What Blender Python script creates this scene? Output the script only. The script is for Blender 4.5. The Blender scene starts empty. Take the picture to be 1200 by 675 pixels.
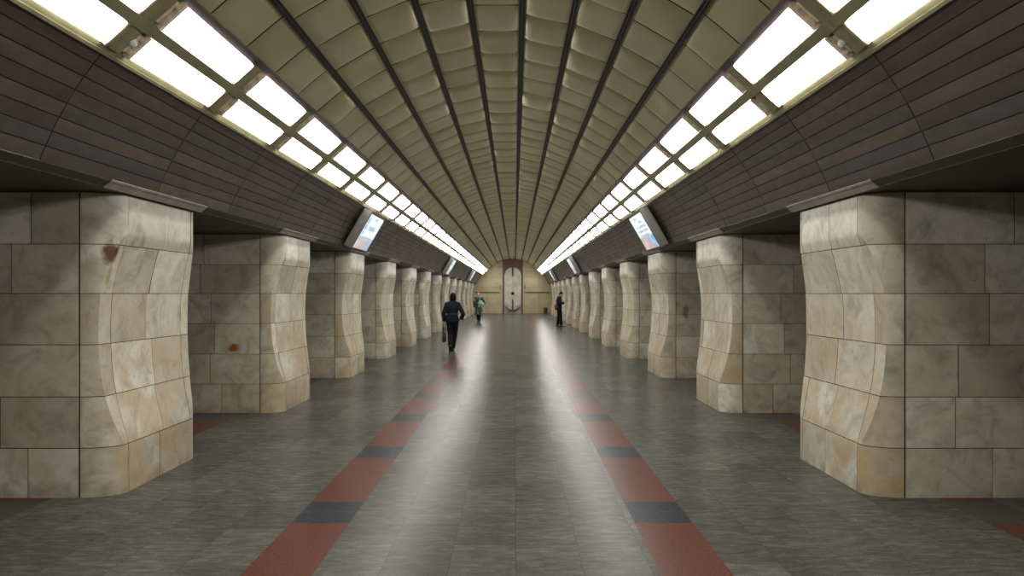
import bpy, bmesh, math, random
from mathutils import Vector, Matrix
rnd = random.Random(11)
SC = bpy.context.scene
COL = SC.collection
PI = math.pi

# ------------------------------------------------------------------ dimensions (metres)
CAM = Vector((0.18, 0.0, 1.65))
END = 63.7          # far wall
BACK = -17.5         # wall behind the viewer
HW = 3.04           # half width between pillars
P0, PL, PS, NP = 6.2, 1.65, 4.4, 13      # first pillar, length, spacing, count
PW = 5.5            # outer face of the pillars
SOF = 2.47          # passage soffit
VP = [(0.26, 4.525), (0.763, 4.41), (1.24, 4.216), (1.70, 3.947), (2.054, 3.65)]   # vault profile (half)
LI, LO = (2.054, 3.65), (2.514, 3.237)   # light band
CB = (2.93, 2.52)                        # lower edge of the dark cladding
BAY, BAY0 = 1.65, 5.03
NB0, NB1 = -13, 34   # light bays

# ------------------------------------------------------------------ helpers
class MB:
    def __init__(self): self.v, self.f, self.m, self.sm = [], [], [], []
    def add(self, vs, fs, mi=0, smooth=False):
        o = len(self.v); self.v += [tuple(p) for p in vs]
        for f in fs:
            self.f.append([i + o for i in f]); self.m.append(mi); self.sm.append(smooth)
    def box(self, a, b, mi=0, M=None):
        x0, y0, z0 = a; x1, y1, z1 = b
        vs = [(x0,y0,z0),(x1,y0,z0),(x1,y1,z0),(x0,y1,z0),(x0,y0,z1),(x1,y0,z1),(x1,y1,z1),(x0,y1,z1)]
        if M: vs = [M(*p) for p in vs]
        self.add(vs, [(0,3,2,1),(4,5,6,7),(0,1,5,4),(1,2,6,5),(2,3,7,6),(3,0,4,7)], mi)
    def grid(self, fn, us, vs, mi=0, smooth=True):
        n = len(vs)
        pts = [fn(u, v) for u in us for v in vs]
        fs = [(i*n+j, (i+1)*n+j, (i+1)*n+j+1, i*n+j+1) for i in range(len(us)-1) for j in range(n-1)]
        self.add(pts, fs, mi, smooth)
    def prism(self, poly, y0, y1, mi=0):
        """poly: list of (x, z), extruded along y"""
        n = len(poly)
        vs = [(x, y0, z) for x, z in poly] + [(x, y1, z) for x, z in poly]
        fs = [(i, (i+1) % n, n+(i+1) % n, n+i) for i in range(n)] + [tuple(range(n-1, -1, -1)), tuple(range(n, 2*n))]
        self.add(vs, fs, mi)
    def tube(self, pts, rad, n=14, mi=0, smooth=True, sq=1.0):
        pts = [Vector(p) for p in pts]
        rings = []
        up0 = Vector((0.13, 0.97, 0.2))
        for i, p in enumerate(pts):
            d = (pts[min(i+1, len(pts)-1)] - pts[max(i-1, 0)]).normalized()
            a = d.cross(up0)
            if a.length < 0.05: a = d.cross(Vector((1, 0, 0)))
            a.normalize(); b = d.cross(a)
            rings.append([p + rad[i]*(math.cos(2*PI*k/n)*a + sq*math.sin(2*PI*k/n)*b) for k in range(n)])
        vs = [q for r in rings for q in r]
        fs = [(i*n+k, i*n+(k+1) % n, (i+1)*n+(k+1) % n, (i+1)*n+k) for i in range(len(rings)-1) for k in range(n)]
        fs += [tuple(range(n-1, -1, -1)), tuple(range((len(rings)-1)*n, len(rings)*n))]
        self.add(vs, fs, mi, smooth)
    def ell(self, c, r, nu=16, nv=10, mi=0, R=None):
        vs, fs = [], []
        for j in range(nv+1):
            th = PI*j/nv
            for i in range(nu):
                p = Vector((r[0]*math.sin(th)*math.cos(2*PI*i/nu), r[1]*math.sin(th)*math.sin(2*PI*i/nu), r[2]*math.cos(th)))
                if R: p = R @ p
                vs.append(p + Vector(c))
        fs = [(j*nu+i, (j+1)*nu+i, (j+1)*nu+(i+1) % nu, j*nu+(i+1) % nu) for j in range(nv) for i in range(nu)]
        self.add(vs, fs, mi, True)
    def loft(self, rings, n=24, mi=0):
        """rings: (cx, cy, z, rx, ry) closed loft"""
        vs = [(cx+rx*math.cos(2*PI*k/n), cy+ry*math.sin(2*PI*k/n), z) for cx, cy, z, rx, ry in rings for k in range(n)]
        m = len(rings)
        fs = [(i*n+k, i*n+(k+1) % n, (i+1)*n+(k+1) % n, (i+1)*n+k) for i in range(m-1) for k in range(n)]
        fs += [tuple(range(n-1, -1, -1)), tuple(range((m-1)*n, m*n))]
        self.add(vs, fs, mi, True)
    def mesh(self, name, mats):
        me = bpy.data.meshes.new(name)
        me.from_pydata(self.v, [], self.f)
        for m in (mats if isinstance(mats, (list, tuple)) else [mats]): me.materials.append(m)
        me.polygons.foreach_set('material_index', self.m)
        me.polygons.foreach_set('use_smooth', self.sm)
        me.update()
        return me

def clean(me, sharp=None):
    bm = bmesh.new(); bm.from_mesh(me)
    bmesh.ops.remove_doubles(bm, verts=bm.verts, dist=1e-5)
    bmesh.ops.recalc_face_normals(bm, faces=bm.faces)
    bm.to_mesh(me); bm.free()
    if sharp: me.set_sharp_from_angle(angle=math.radians(sharp))
    return me

def link(name, me, parent=None, loc=None):
    o = bpy.data.objects.new(name, me); COL.objects.link(o)
    if parent is not None: o.parent = parent
    if loc is not None: o.location = loc
    return o
def empty(name, loc, rz=0):
    o = bpy.data.objects.new(name, None); COL.objects.link(o)
    o.empty_display_size = 0.2; o.location = loc; o.rotation_euler = (0, 0, rz); return o
def tag(o, label, cat, group=None):
    o['label'] = label; o['category'] = cat; o['kind'] = 'thing'
    if group: o['group'] = group
    return o
def struct(name, mb, mats):
    o = link(name, mb.mesh(name, mats)); o['kind'] = 'structure'; return o
ORD = ['first','second','third','fourth','fifth','sixth','seventh','eighth','ninth','tenth','eleventh','twelfth','thirteenth','fourteenth','fifteenth','sixteenth','seventeenth','eighteenth','nineteenth','twentieth']
def ordinal(i):
    if i < 20: return ORD[i]
    if i == 29: return 'thirtieth'
    return ('twenty-' if i < 29 else 'thirty-') + ORD[(i-20) % 10]

# ------------------------------------------------------------------ materials
class NT:
    def __init__(self, name):
        self.mat = bpy.data.materials.new(name); self.mat.use_nodes = True
        self.t = self.mat.node_tree; self.t.nodes.clear()
        self.out = self.n('ShaderNodeOutputMaterial')
        self.b = self.n('ShaderNodeBsdfPrincipled'); self.l(self.b.outputs[0], self.out.inputs[0])
    def n(self, ty, **kw):
        nd = self.t.nodes.new(ty)
        for k, v in kw.items(): setattr(nd, k, v)
        return nd
    def l(self, a, b): self.t.links.new(a, b)
    def s(self, x, inp):
        if hasattr(x, 'is_linked') or isinstance(x, bpy.types.NodeSocket): self.l(x, inp)
        else: inp.default_value = x
    def math(self, op, a, b=0.0, c=0.0, clamp=False):
        nd = self.n('ShaderNodeMath', operation=op); nd.use_clamp = clamp
        for i, x in enumerate((a, b, c)): self.s(x, nd.inputs[i])
        return nd.outputs[0]
    def vmath(self, op, a, b):
        nd = self.n('ShaderNodeVectorMath', operation=op); self.s(a, nd.inputs[0]); self.s(b, nd.inputs[1])
        return nd.outputs[0]
    def noise(self, vec, scale, detail=4, rough=0.55, dist=0.0):
        nd = self.n('ShaderNodeTexNoise'); self.s(vec, nd.inputs['Vector'])
        nd.inputs['Scale'].default_value = scale; nd.inputs['Detail'].default_value = detail
        nd.inputs['Roughness'].default_value = rough; nd.inputs['Distortion'].default_value = dist
        return nd.outputs[0]
    def ramp(self, f, stops):
        nd = self.n('ShaderNodeValToRGB'); self.s(f, nd.inputs[0])
        e = nd.color_ramp.elements
        while len(e) < len(stops): e.new(0.5)
        for i, (p, c) in enumerate(stops):
            e[i].position = p; e[i].color = (c, c, c, 1) if isinstance(c, (int, float)) else (*c, 1)
        return nd.outputs[0]
    def mix(self, f, a, b, mode='MIX'):
        nd = self.n('ShaderNodeMix', data_type='RGBA', blend_type=mode); self.s(f, nd.inputs[0])
        for x, i in ((a, 6), (b, 7)):
            if isinstance(x, tuple): nd.inputs[i].default_value = (*x, 1)
            else: self.l(x, nd.inputs[i])
        return nd.outputs[2]
    def bump(self, h, strength=0.3, dist=0.01):
        nd = self.n('ShaderNodeBump'); nd.inputs['Strength'].default_value = strength; nd.inputs['Distance'].default_value = dist
        self.l(h, nd.inputs['Height']); self.l(nd.outputs[0], self.b.inputs['Normal'])
    def p(self, **kw):
        for k, v in kw.items():
            i = self.b.inputs[k.replace('_', ' ')]
            if isinstance(v, tuple) and len(v) == 3: i.default_value = (*v, 1)
            else: self.s(v, i)

def simple(name, col, rough=0.5, metal=0.0, var=0.12, scale=9.0):
    t = NT(name); co = t.n('ShaderNodeTexCoord').outputs['Object']
    n = t.noise(co, scale)
    lo = tuple(c*(1-var) for c in col); hi = tuple(min(1, c*(1+var)) for c in col)
    t.p(Base_Color=t.ramp(n, [(0.3, lo), (0.7, hi)]), Roughness=rough, Metallic=metal)
    if 'cloth' in name: t.b.inputs['Specular IOR Level'].default_value = 0.08
    return t.mat

def emit(name, col, strength):
    t = NT(name); t.p(Base_Color=(0.8, 0.8, 0.8), Emission_Color=col, Emission_Strength=strength, Roughness=0.4)
    return t.mat

def stone(name, ochre=0.5, spots=()):
    t = NT(name)
    co = t.n('ShaderNodeTexCoord').outputs['Object']
    oi = t.n('ShaderNodeObjectInfo').outputs['Random']
    ri = t.n('ShaderNodeNewGeometry').outputs['Random Per Island']
    cmb = t.n('ShaderNodeCombineXYZ')
    t.l(t.math('MULTIPLY', oi, 53.0), cmb.inputs[0]); t.l(t.math('MULTIPLY', ri, 31.0), cmb.inputs[1]); t.l(t.math('MULTIPLY', ri, 17.0), cmb.inputs[2])
    v = t.vmath('ADD', co, cmb.outputs[0])
    rr = t.math('FRACT', t.math('ADD', t.math('MULTIPLY', ri, 7.31), t.math('MULTIPLY', oi, 3.7)))
    base = t.ramp(rr, [(0.0, (0.43, 0.39, 0.30)), (0.35, (0.51, 0.475, 0.38)), (0.75, (0.57, 0.54, 0.44)), (1.0, (0.67, 0.645, 0.545))])
    veins = t.ramp(t.noise(v, 3.2, 7, 0.62, 1.2), [(0.30, 0.60), (0.5, 1.0), (0.72, 1.18)])
    c = t.mix(1.0, base, veins, 'MULTIPLY')
    sep = t.n('ShaderNodeSeparateXYZ'); t.l(co, sep.inputs[0])
    z = sep.outputs[2]
    om = t.ramp(t.noise(v, 2.3, 5, 0.6, 0.6), [(0.38, 0.0), (0.62, 1.0)])
    low = t.math('SUBTRACT', 1.25, t.math('MULTIPLY', z, 0.5), clamp=True)
    oc = t.math('MULTIPLY', t.math('MULTIPLY', om, low), ochre)
    c = t.mix(oc, c, (0.46, 0.315, 0.16))
    # dark mineral flecks and hand-height grime
    fl = t.ramp(t.noise(v, 6.0, 8, 0.75, 2.0), [(0.56, 0.0), (0.74, 0.6)])
    c = t.mix(fl, c, (0.20, 0.155, 0.10))
    dirt = t.math('MULTIPLY', t.ramp(z, [(0.0, 1.0), (0.13, 0.0)]), t.ramp(t.noise(v, 5.0), [(0.40, 0.0), (0.7, 0.75)]))
    c = t.mix(dirt, c, (0.13, 0.105, 0.075))
    for (sx, sy, sz, r, k, col) in spots:
        d = t.vmath('SUBTRACT', co, (sx, sy, sz)); d = t.vmath('MULTIPLY', d, (1.0/r, 1.0/r, 1.0/(r*k)))
        ln = t.n('ShaderNodeVectorMath', operation='LENGTH'); t.l(d, ln.inputs[0])
        w = t.math('ADD', ln.outputs['Value'], t.math('MULTIPLY', t.math('SUBTRACT', t.noise(co, 14.0), 0.5), 1.3))
        c = t.mix(t.ramp(w, [(0.55, 1.0), (1.0, 0.0)]), c, col)
    t.p(Base_Color=c, Roughness=t.ramp(t.noise(v, 6.0), [(0.3, 0.34), (0.7, 0.55)]))
    t.bump(t.noise(v, 26.0, 5), 0.12, 0.004)
    return t.mat

M = {}
M['stone_side'] = stone('marble_side', 0.42)
M['stone_face'] = stone('marble_face', 0.75)
M['joint'] = simple('stone_joint', (0.030, 0.022, 0.016), 0.9)
M['frame'] = simple('light_frame_paint', (0.235, 0.215, 0.115), 0.42, 0.1, 0.2, 5)
M['cap'] = simple('end_cap_metal', (0.72, 0.62, 0.47), 0.5, 0.0, 0.3, 16)
M['diffuser'] = emit('lit_diffuser', (1.0, 0.985, 0.945, 1), 10.5)
M['rib'] = simple('dark_rib', (0.013, 0.009, 0.008), 0.5, 0.0, 0.3, 6)
M['ribline'] = simple('rib_cover', (0.032, 0.024, 0.022), 0.4, 0.2, 0.3, 6)
M['edge'] = simple('ceiling_edge_trim', (0.045, 0.028, 0.025), 0.45, 0.1, 0.3, 6)
M['dark'] = simple('dark_void', (0.015, 0.012, 0.010), 0.9)
M['seamback'] = simple('ceiling_seam', (0.012, 0.010, 0.007), 0.9)
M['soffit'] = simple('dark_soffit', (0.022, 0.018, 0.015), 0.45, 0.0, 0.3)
M['strip'] = simple('cornice_metal', (0.36, 0.34, 0.29), 0.4, 0.2, 0.2, 8)
M['housing'] = simple('screen_housing', (0.20, 0.19, 0.175), 0.45, 0.3, 0.1)
M['bezel'] = simple('screen_bezel', (0.05, 0.05, 0.055), 0.4)
M['skin'] = simple('skin', (0.52, 0.33, 0.24), 0.5, 0, 0.06)

# vault sheet metal
t = NT('bronze_sheet')
co = t.n('ShaderNodeTexCoord').outputs['Object']
ri = t.n('ShaderNodeNewGeometry').outputs['Random Per Island']
c = t.ramp(ri, [(0.0, (0.47, 0.455, 0.25)), (0.5, (0.525, 0.51, 0.295)), (1.0, (0.58, 0.56, 0.345))])
c = t.mix(1.0, c, t.ramp(t.noise(co, 1.2, 1), [(0.3, 0.92), (0.7, 1.04)]), 'MULTIPLY')
t.p(Base_Color=c, Metallic=0.75, Roughness=0.33)
M['sheet'] = t.mat

# dark plank cladding
t = NT('dark_cladding')
co = t.n('ShaderNodeTexCoord').outputs['Object']
ri = t.n('ShaderNodeNewGeometry').outputs['Random Per Island']
c = t.ramp(ri, [(0.0, (0.048, 0.036, 0.029)), (0.55, (0.066, 0.050, 0.039)), (0.8, (0.088, 0.066, 0.049)), (1.0, (0.050, 0.046, 0.047))])
sv = t.vmath('MULTIPLY', co, (3.0, 1.0, 3.0))
c = t.mix(1.0, c, t.ramp(t.noise(sv, 5.0, 6), [(0.3, 0.75), (0.7, 1.2)]), 'MULTIPLY')
t.p(Base_Color=c, Roughness=t.ramp(t.noise(co, 4.0), [(0.3, 0.34), (0.7, 0.46)]), Metallic=0.1)
M['clad'] = t.mat
M['cladjoint'] = simple('cladding_joint', (0.030, 0.012, 0.008), 0.8)

# polished granite floor with the two inlaid bands
t = NT('granite_floor')
co = t.n('ShaderNodeTexCoord').outputs['Object']
sep = t.n('ShaderNodeSeparateXYZ'); t.l(co, sep.inputs[0]); X, Y = sep.outputs[0], sep.outputs[1]
TW, TL = 0.404, 0.733
xs = t.math('ADD', X, 20*TW + 0.62 - 3*TW + TW*0.0)
col_i = t.math('FLOOR', t.math('DIVIDE', xs, TW))
ys = t.math('ADD', Y, t.math('MULTIPLY', t.math('FRACT', t.math('MULTIPLY', col_i, 0.618)), TL))
fx = t.math('FRACT', t.math('DIVIDE', xs, TW)); fy = t.math('FRACT', t.math('DIVIDE', ys, TL))
row_i = t.math('FLOOR', t.math('DIVIDE', ys, TL))
cell = t.n('ShaderNodeCombineXYZ'); t.l(col_i, cell.inputs[0]); t.l(row_i, cell.inputs[1])
wn = t.n('ShaderNodeTexWhiteNoise', noise_dimensions='3D'); t.l(cell.outputs[0], wn.inputs['Vector'])
tr = wn.outputs['Value']
def edge(f, w):
    return t.math('LESS_THAN', t.math('MINIMUM', f, t.math('SUBTRACT', 1.0, f)), w)
jt = t.math('MAXIMUM', edge(fx, 0.006), edge(fy, 0.0035))
gv = t.vmath('ADD', t.vmath('MULTIPLY', co, (1.0, 3.2, 1.0)), t.vmath('MULTIPLY', wn.outputs['Color'], (9.0, 9.0, 9.0)))
gr = t.ramp(tr, [(0.0, (0.076, 0.075, 0.062)), (0.5, (0.089, 0.088, 0.074)), (1.0, (0.104, 0.103, 0.087))])
gr = t.mix(1.0, gr, t.ramp(t.noise(gv, 6.5, 6, 0.68, 0.5), [(0.25, 0.55), (0.5, 0.96), (0.75, 1.65)]), 'MULTIPLY')
gr = t.mix(1.0, gr, t.ramp(t.noise(co, 90.0, 2), [(0.35, 0.82), (0.65, 1.18)]), 'MULTIPLY')
ax = t.math('ABSOLUTE', t.math('SUBTRACT', X, 0.018))
def band(a, b): return t.math('MULTIPLY', t.math('GREATER_THAN', ax, a), t.math('LESS_THAN', ax, b))
bands = t.math('ADD', band(1.025, 1.445), band(3.56, 3.99))
ph = t.math('FRACT', t.math('DIVIDE', t.math('SUBTRACT', Y, 5.52 - 22.0), 2.2))
isd = t.math('LESS_THAN', ph, 0.257)
red = t.mix(1.0, (0.108, 0.044, 0.031), t.ramp(t.noise(co, 60.0, 4, 0.7), [(0.3, 0.62), (0.7, 1.45)]), 'MULTIPLY')
blk = t.mix(1.0, (0.036, 0.039, 0.046), t.ramp(t.noise(co, 30.0, 4, 0.7), [(0.3, 0.7), (0.7, 1.35)]), 'MULTIPLY')
bc = t.mix(isd, red, blk)
bj = t.math('MAXIMUM', edge(t.math('FRACT', t.math('DIVIDE', ph, 0.1285)), 0.012), edge(t.math('DIVIDE', t.math('SUBTRACT', ax, 1.025), 0.42), 0.008))
bj = t.math('MULTIPLY', bj, isd)
c = t.mix(bands, t.mix(t.math('MULTIPLY', jt, 0.55), gr, (0.035, 0.033, 0.028)), t.mix(t.math('MULTIPLY', bj, 0.6), bc, (0.10, 0.09, 0.075)))
t.p(Base_Color=c, Roughness=0.25)
t.b.inputs['Specular IOR Level'].default_value = 0.02
M['floor'] = t.mat

# far wall panels
t = NT('cream_wall_panels')
co = t.n('ShaderNodeTexCoord').outputs['Object']
ri = t.n('ShaderNodeNewGeometry').outputs['Random Per Island']
c = t.ramp(ri, [(0.0, (0.46, 0.38, 0.225)), (1.0, (0.56, 0.48, 0.31))])
c = t.mix(1.0, c, t.ramp(t.noise(co, 1.6, 6), [(0.3, 0.82), (0.7, 1.1)]), 'MULTIPLY')
t.p(Base_Color=c, Roughness=0.5); M['cream'] = t.mat
M['redbrown'] = simple('red_brown_panel', (0.135, 0.06, 0.045), 0.45, 0, 0.2, 4)
M['relief'] = simple('pale_relief', (0.53, 0.51, 0.43), 0.5, 0, 0.2, 3)
M['reliefgrey'] = simple('grey_relief', (0.34, 0.32, 0.26), 0.5, 0, 0.2, 4)
M['brown'] = simple('brown_trim', (0.085, 0.045, 0.03), 0.45, 0, 0.2)
M['bin'] = simple('bin_brown', (0.12, 0.06, 0.045), 0.5, 0, 0.2)

# ------------------------------------------------------------------ setting
m = MB(); m.box((-9, BACK-0.3, -0.25), (9, END+0.3, 0.0)); struct('floor', m, M['floor'])

# vault: individually warped sheet panels over a dark backing
def prof_pt(i, f):
    """point on strip i (0 = crown strip ... 4), f 0..1; signed x handled by caller"""
    a, b = VP[i], VP[i+1]
    x = a[0]+(b[0]-a[0])*f; z = a[1]+(b[1]-a[1])*f
    return x, z
strips = [((-VP[0][0], VP[0][1]), (VP[0][0], VP[0][1]))]
for i in range(4):
    strips.append((VP[i], VP[i+1])); strips.append(((-VP[i+1][0], VP[i+1][1]), (-VP[i][0], VP[i][1])))
m = MB()
PLEN = 0.75
BUL = [0.034] + [0.032]*2 + [0.027]*2 + [0.018]*2 + [0.009]*2
for si, (a, b) in enumerate(strips):
    ax_, az_ = a; bx_, bz_ = b
    L = math.hypot(bx_-ax_, bz_-az_); ux, uz = (bx_-ax_)/L, (bz_-az_)/L
    nx, nz = uz, -ux                                  # towards the hall (down)
    if nz > 0: nx, nz = -nx, -nz
    ph = rnd.random()*PLEN
    y = BACK - ph
    while y < END:
        y0, y1 = y+0.010, y+PLEN-0.010; y += PLEN
        lo, hi = max(y0, BACK), min(y1, END)
        if hi-lo < 0.05: continue
        cr = [rnd.gauss(0, 0.0012) for _ in range(4)]
        pil = rnd.gauss(0.005, 0.006); tw = rnd.gauss(0, 0.004); bulge = rnd.gauss(BUL[si], 0.006); kx, ky = rnd.uniform(0.25, 0.75), rnd.uniform(0.2, 0.8)
        dent = rnd.gauss(0, 0.006); lip = 0.0
        def fn(u, v):
            f = u; g = (v-y0)/(y1-y0)
            h = (cr[0]*(1-f)*(1-g)+cr[1]*f*(1-g)+cr[2]*(1-f)*g+cr[3]*f*g) + pil*16*f*(1-f)*g*(1-g)
            h += tw*math.sin(2*PI*f)*math.sin(PI*g) + dent*math.exp(-((f-kx)**2+(g-ky)**2)/0.05)*16*f*(1-f)*g*(1-g)
            h += bulge*(1-abs(2*f-1)**3.6)*(1-abs(2*g-1)**11)
            sag = 0.004*4*f*(1-f)                     # the vault's own curve
            q = L*f
            return (ax_+ux*q+nx*(h-sag), v, az_+uz*q+nz*(h-sag))
        us = [0.0, 0.04, 0.09, 0.15, 0.23, 0.33, 0.44, 0.56, 0.67, 0.77, 0.85, 0.91, 0.96, 1.0]
        gs = [0.0, 0.05, 0.13, 0.27, 0.42, 0.58, 0.73, 0.87, 0.95, 1.0]
        m.grid(fn, us, [lo+(hi-lo)*g for g in gs], 0, True)
    # backing behind the seams
    e = 0.035
    p = [(ax_-nx*e, az_-nz*e), (bx_-nx*e, bz_-nz*e), (bx_-nx*(e+0.05), bz_-nz*(e+0.05)), (ax_-nx*(e+0.05), az_-nz*(e+0.05))]
    m.prism(p, BACK, END, 1)
ceil = struct('ceiling', m, [M['sheet'], M['seamback']])

# eight dark ribs
k = 0
for x, z in VP[:4]:
    ang = {0.26: 6.5, 0.763: 17.5, 1.24: 26, 1.70: 35}[x]
    for s in (-1, 1):
        k += 1
        a = math.radians(ang); u = (s*math.cos(a), -math.sin(a)); n = (-s*math.sin(a), -math.cos(a))
        def P(q, h): return (s*x+u[0]*q+n[0]*h, z+u[1]*q+n[1]*h)
        m = MB()
        m.prism([P(-0.034, -0.03), P(0.034, -0.03), P(0.034, 0.014), P(-0.034, 0.014)], BACK, END, 0)
        m.prism([P(-0.034, 0.013), P(-0.022, 0.013), P(-0.024, 0.030), P(-0.033, 0.030)], BACK, END, 0)
        m.prism([P(0.034, 0.013), P(0.022, 0.013), P(0.024, 0.030), P(0.033, 0.030)], BACK, END, 0)
        m.prism([P(-0.008, 0.013), P(0.008, 0.013), P(0.006, 0.026), P(-0.006, 0.026)], BACK, END, 1)
        struct('trim_%d' % k, m, [M['rib'], M['ribline']])
# trim between sheet metal and the light band
for s in (-1, 1):
    k += 1; m = MB()
    m.prism([(s*2.030, 3.700), (s*2.020, 3.658), (s*2.062, 3.615), (s*2.085, 3.66)], BACK, END, 0)
    m.prism([(s*2.012, 3.672), (s*2.005, 3.655), (s*2.026, 3.637), (s*2.034, 3.652)], BACK, END, 0)
    struct('trim_%d' % k, m, M['edge'])

# dark cladding, eight plank rows per bay, curved in section
def clad_pt(f, off=0.0):
    dx, dz = CB[0]-LO[0], CB[1]-LO[1]; L = math.hypot(dx, dz)
    nx, nz = -dz/L, dx/L                              # outward (away from hall, up)
    sag = 0.034*4*f*(1-f)
    return LO[0]+dx*f+nx*(sag+off), LO[1]+dz*f+nz*(sag+off)
for s, nm in ((-1, 'wall_left'), (1, 'wall_right')):
    m = MB()
    for b in range(NB0-1, NB1+2):
        y0, y1 = max(BACK, BAY0+BAY*b+0.006), min(END, BAY0+BAY*(b+1)-0.006)
        if y1-y0 < 0.05: continue
        for r in range(8):
            f0, f1 = r/8+0.005, (r+1)/8-0.005
            j = rnd.gauss(0, 0.0012)
            pts = [clad_pt(f0, j), clad_pt((f0+f1)/2, j-0.001), clad_pt(f1, j), clad_pt(f1, j+0.012), clad_pt(f0, j+0.012)]
            m.prism([(s*x, z) for x, z in pts], y0, y1, 0)
    fs = [i/12 for i in range(13)]
    poly = [clad_pt(f, 0.008) for f in fs] + [clad_pt(f, 0.10) for f in reversed(fs)]
    for i in range(12):
        a, b_, c_, d_ = clad_pt(fs[i], 0.008), clad_pt(fs[i+1], 0.008), clad_pt(fs[i+1], 0.1), clad_pt(fs[i], 0.1)
        m.prism([(s*p[0], p[1]) for p in (a, b_, c_, d_)], BACK, END, 1)
    struct(nm, m, [M['clad'], M['cladjoint']])
    # slab over pillars and passages with its dark lower lip
    m = MB()
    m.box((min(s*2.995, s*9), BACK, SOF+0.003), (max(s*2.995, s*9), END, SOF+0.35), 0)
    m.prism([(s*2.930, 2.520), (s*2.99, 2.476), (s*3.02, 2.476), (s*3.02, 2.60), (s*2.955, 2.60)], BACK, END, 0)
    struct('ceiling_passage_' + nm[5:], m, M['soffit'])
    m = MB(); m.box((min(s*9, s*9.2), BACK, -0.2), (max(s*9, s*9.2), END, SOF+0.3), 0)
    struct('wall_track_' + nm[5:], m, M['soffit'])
# wall behind the viewer
m = MB(); m.box((-9, BACK-0.3, 0), (9, BACK, 4.9)); struct('wall_back', m, M['cream'])

# far wall: jointed cream panels, rail, small strips
m = MB()
m.box((-9, END+0.012, 0), (9, END+0.3, 4.9), 1)
zs = [0, 1.72, 2.22, 3.0, 3.8, 4.9]
for a, b in zip(zs, zs[1:]):
    for s in (-1, 1):
        xs_ = [0.79, 2.16, 3.46, 4.76, 6.06, 7.4, 9.0] if a != 1.72 else [0.79, 3.46, 6.06, 9.0]
        for p, q in zip(xs_, xs_[1:]):
            x0, x1 = sorted((s*(p+0.004), s*(q-0.004))); m.box((x0, END, a+0.004), (x1, END+0.02, b-0.004), 0)
struct('wall_end', m, [M['cream'], M['joint']])
for s in (-1, 1):
    k += 1; m = MB()
    x0, x1 = sorted((s*1.02, s*3.1)); m.box((x0, END-0.045, 1.70), (x1, END+0.005, 1.775))
    struct('trim_%d' % k, m, M['brown'])
    k += 1; m = MB()
    x0, x1 = sorted((s*1.01, s*1.06)); m.box((x0, END-0.04, 1.98), (x1, END+0.005, 2.38)); m.box((min(x0, x1)-0.01, END-0.055, 2.15), (max(x0, x1)+0.01, END-0.03, 2.21))
    struct('trim_%d' % k, m, M['brown'])

# tall niche panel with capsule relief on the far wall
t_ = tag(empty('relief_panel', (0.03, END, 0)), 'tall red-brown wall panel with a pale capsule-shaped relief at the end of the hall', 'wall relief')
m = MB()
m.box((-0.835, -0.06, 0), (-0.722, -0.001, 4.37)); m.box((0.722, -0.06, 0), (0.835, -0.001, 4.37))
outer, n = [], 20
# surround: spandrels above the capsule's round top
zc, R = 3.13, 0.72
for i in range(n):
    a0, a1 = PI*i/n, PI*(i+1)/n
    q = [(R*math.cos(a0), zc+R*math.sin(a0)), (0.72*math.cos(a0), 4.48-0.11*abs(math.cos(a0))**1.5), (0.72*math.cos(a1), 4.48-0.11*abs(math.cos(a1))**1.5), (R*math.cos(a1), zc+R*math.sin(a1))]
    m.prism(q, -0.055, -0.001)
link('surround', clean(m.mesh('surround', M['redbrown'])), t_)
def capsule(r, z0, z1, nn=24):
    return [(r*math.cos(PI*i/nn), z1+r*math.sin(PI*i/nn)) for i in range(nn+1)] + [(-r*math.cos(PI*i/nn), z0-r*math.sin(PI*i/nn)) for i in range(nn+1)]
m = MB(); m.prism([(-0.72, 0), (0.72, 0), (0.72, 3.2), (-0.72, 3.2)], -0.012, -0.001)
link('base_slab', m.mesh('base_slab', M['reliefgrey']), t_)
m = MB(); c0, c1 = capsule(0.70, 0.96, 3.13), capsule(0.60, 0.98, 3.11)
m.prism(c0, -0.06, -0.002)
nn = len(c0); m.add([(x, -0.06, z) for x, z in c0]+[(x, -0.115, z) for x, z in c1], [(i, (i+1) % nn, nn+(i+1) % nn, nn+i) for i in range(nn)] + [tuple(range(nn, 2*nn))], 0, False)
link('capsule_relief', clean(m.mesh('capsule_relief', M['relief'])), t_)
m = MB()
ring = lambda r: [(r*math.cos(PI+PI*i/16), 0.92+r*math.sin(PI+PI*i/16)) for i in range(17)]
o_, i_ = ring(0.71), ring(0.645)
for i in range(3, 13): m.prism([o_[i], o_[i+1], i_[i+1], i_[i]], -0.14, -0.05)
link('lower_arc', m.mesh('lower_arc', M['brown']), t_)
m = MB(); m.box((-0.045, -0.17, 3.08), (0.045, -0.09, 3.84)); link('rod', m.mesh('rod', M['rib']), t_)
m = MB(); m.box((-0.045, -0.17, 0.28), (0.045, -0.09, 1.17)); link('rod', m.mesh('rod', M['rib']), t_)
m = MB(); m.box((-0.012, -0.13, 1.17), (0.012, -0.09, 3.08)); link('seam_strip', m.mesh('seam_strip', M['reliefgrey']), t_)
m = MB(); m.ell((0, -0.13, 1.66), (0.13, 0.06, 0.13)); m.ell((0, -0.18, 1.66), (0.05, 0.05, 0.05)); link('boss', m.mesh('boss', M['rib']), t_)
for s in (-1, 1):
    m = MB(); m.ell((s*0.30, -0.10, 0.72), (0.22, 0.05, 0.20)); m.ell((s*0.26, -0.10, 2.55), (0.18, 0.035, 0.42)); m.ell((s*0.27, -0.10, 1.5), (0.16, 0.03, 0.36))
    link('carving', m.mesh('carving', M['relief']), t_)

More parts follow.
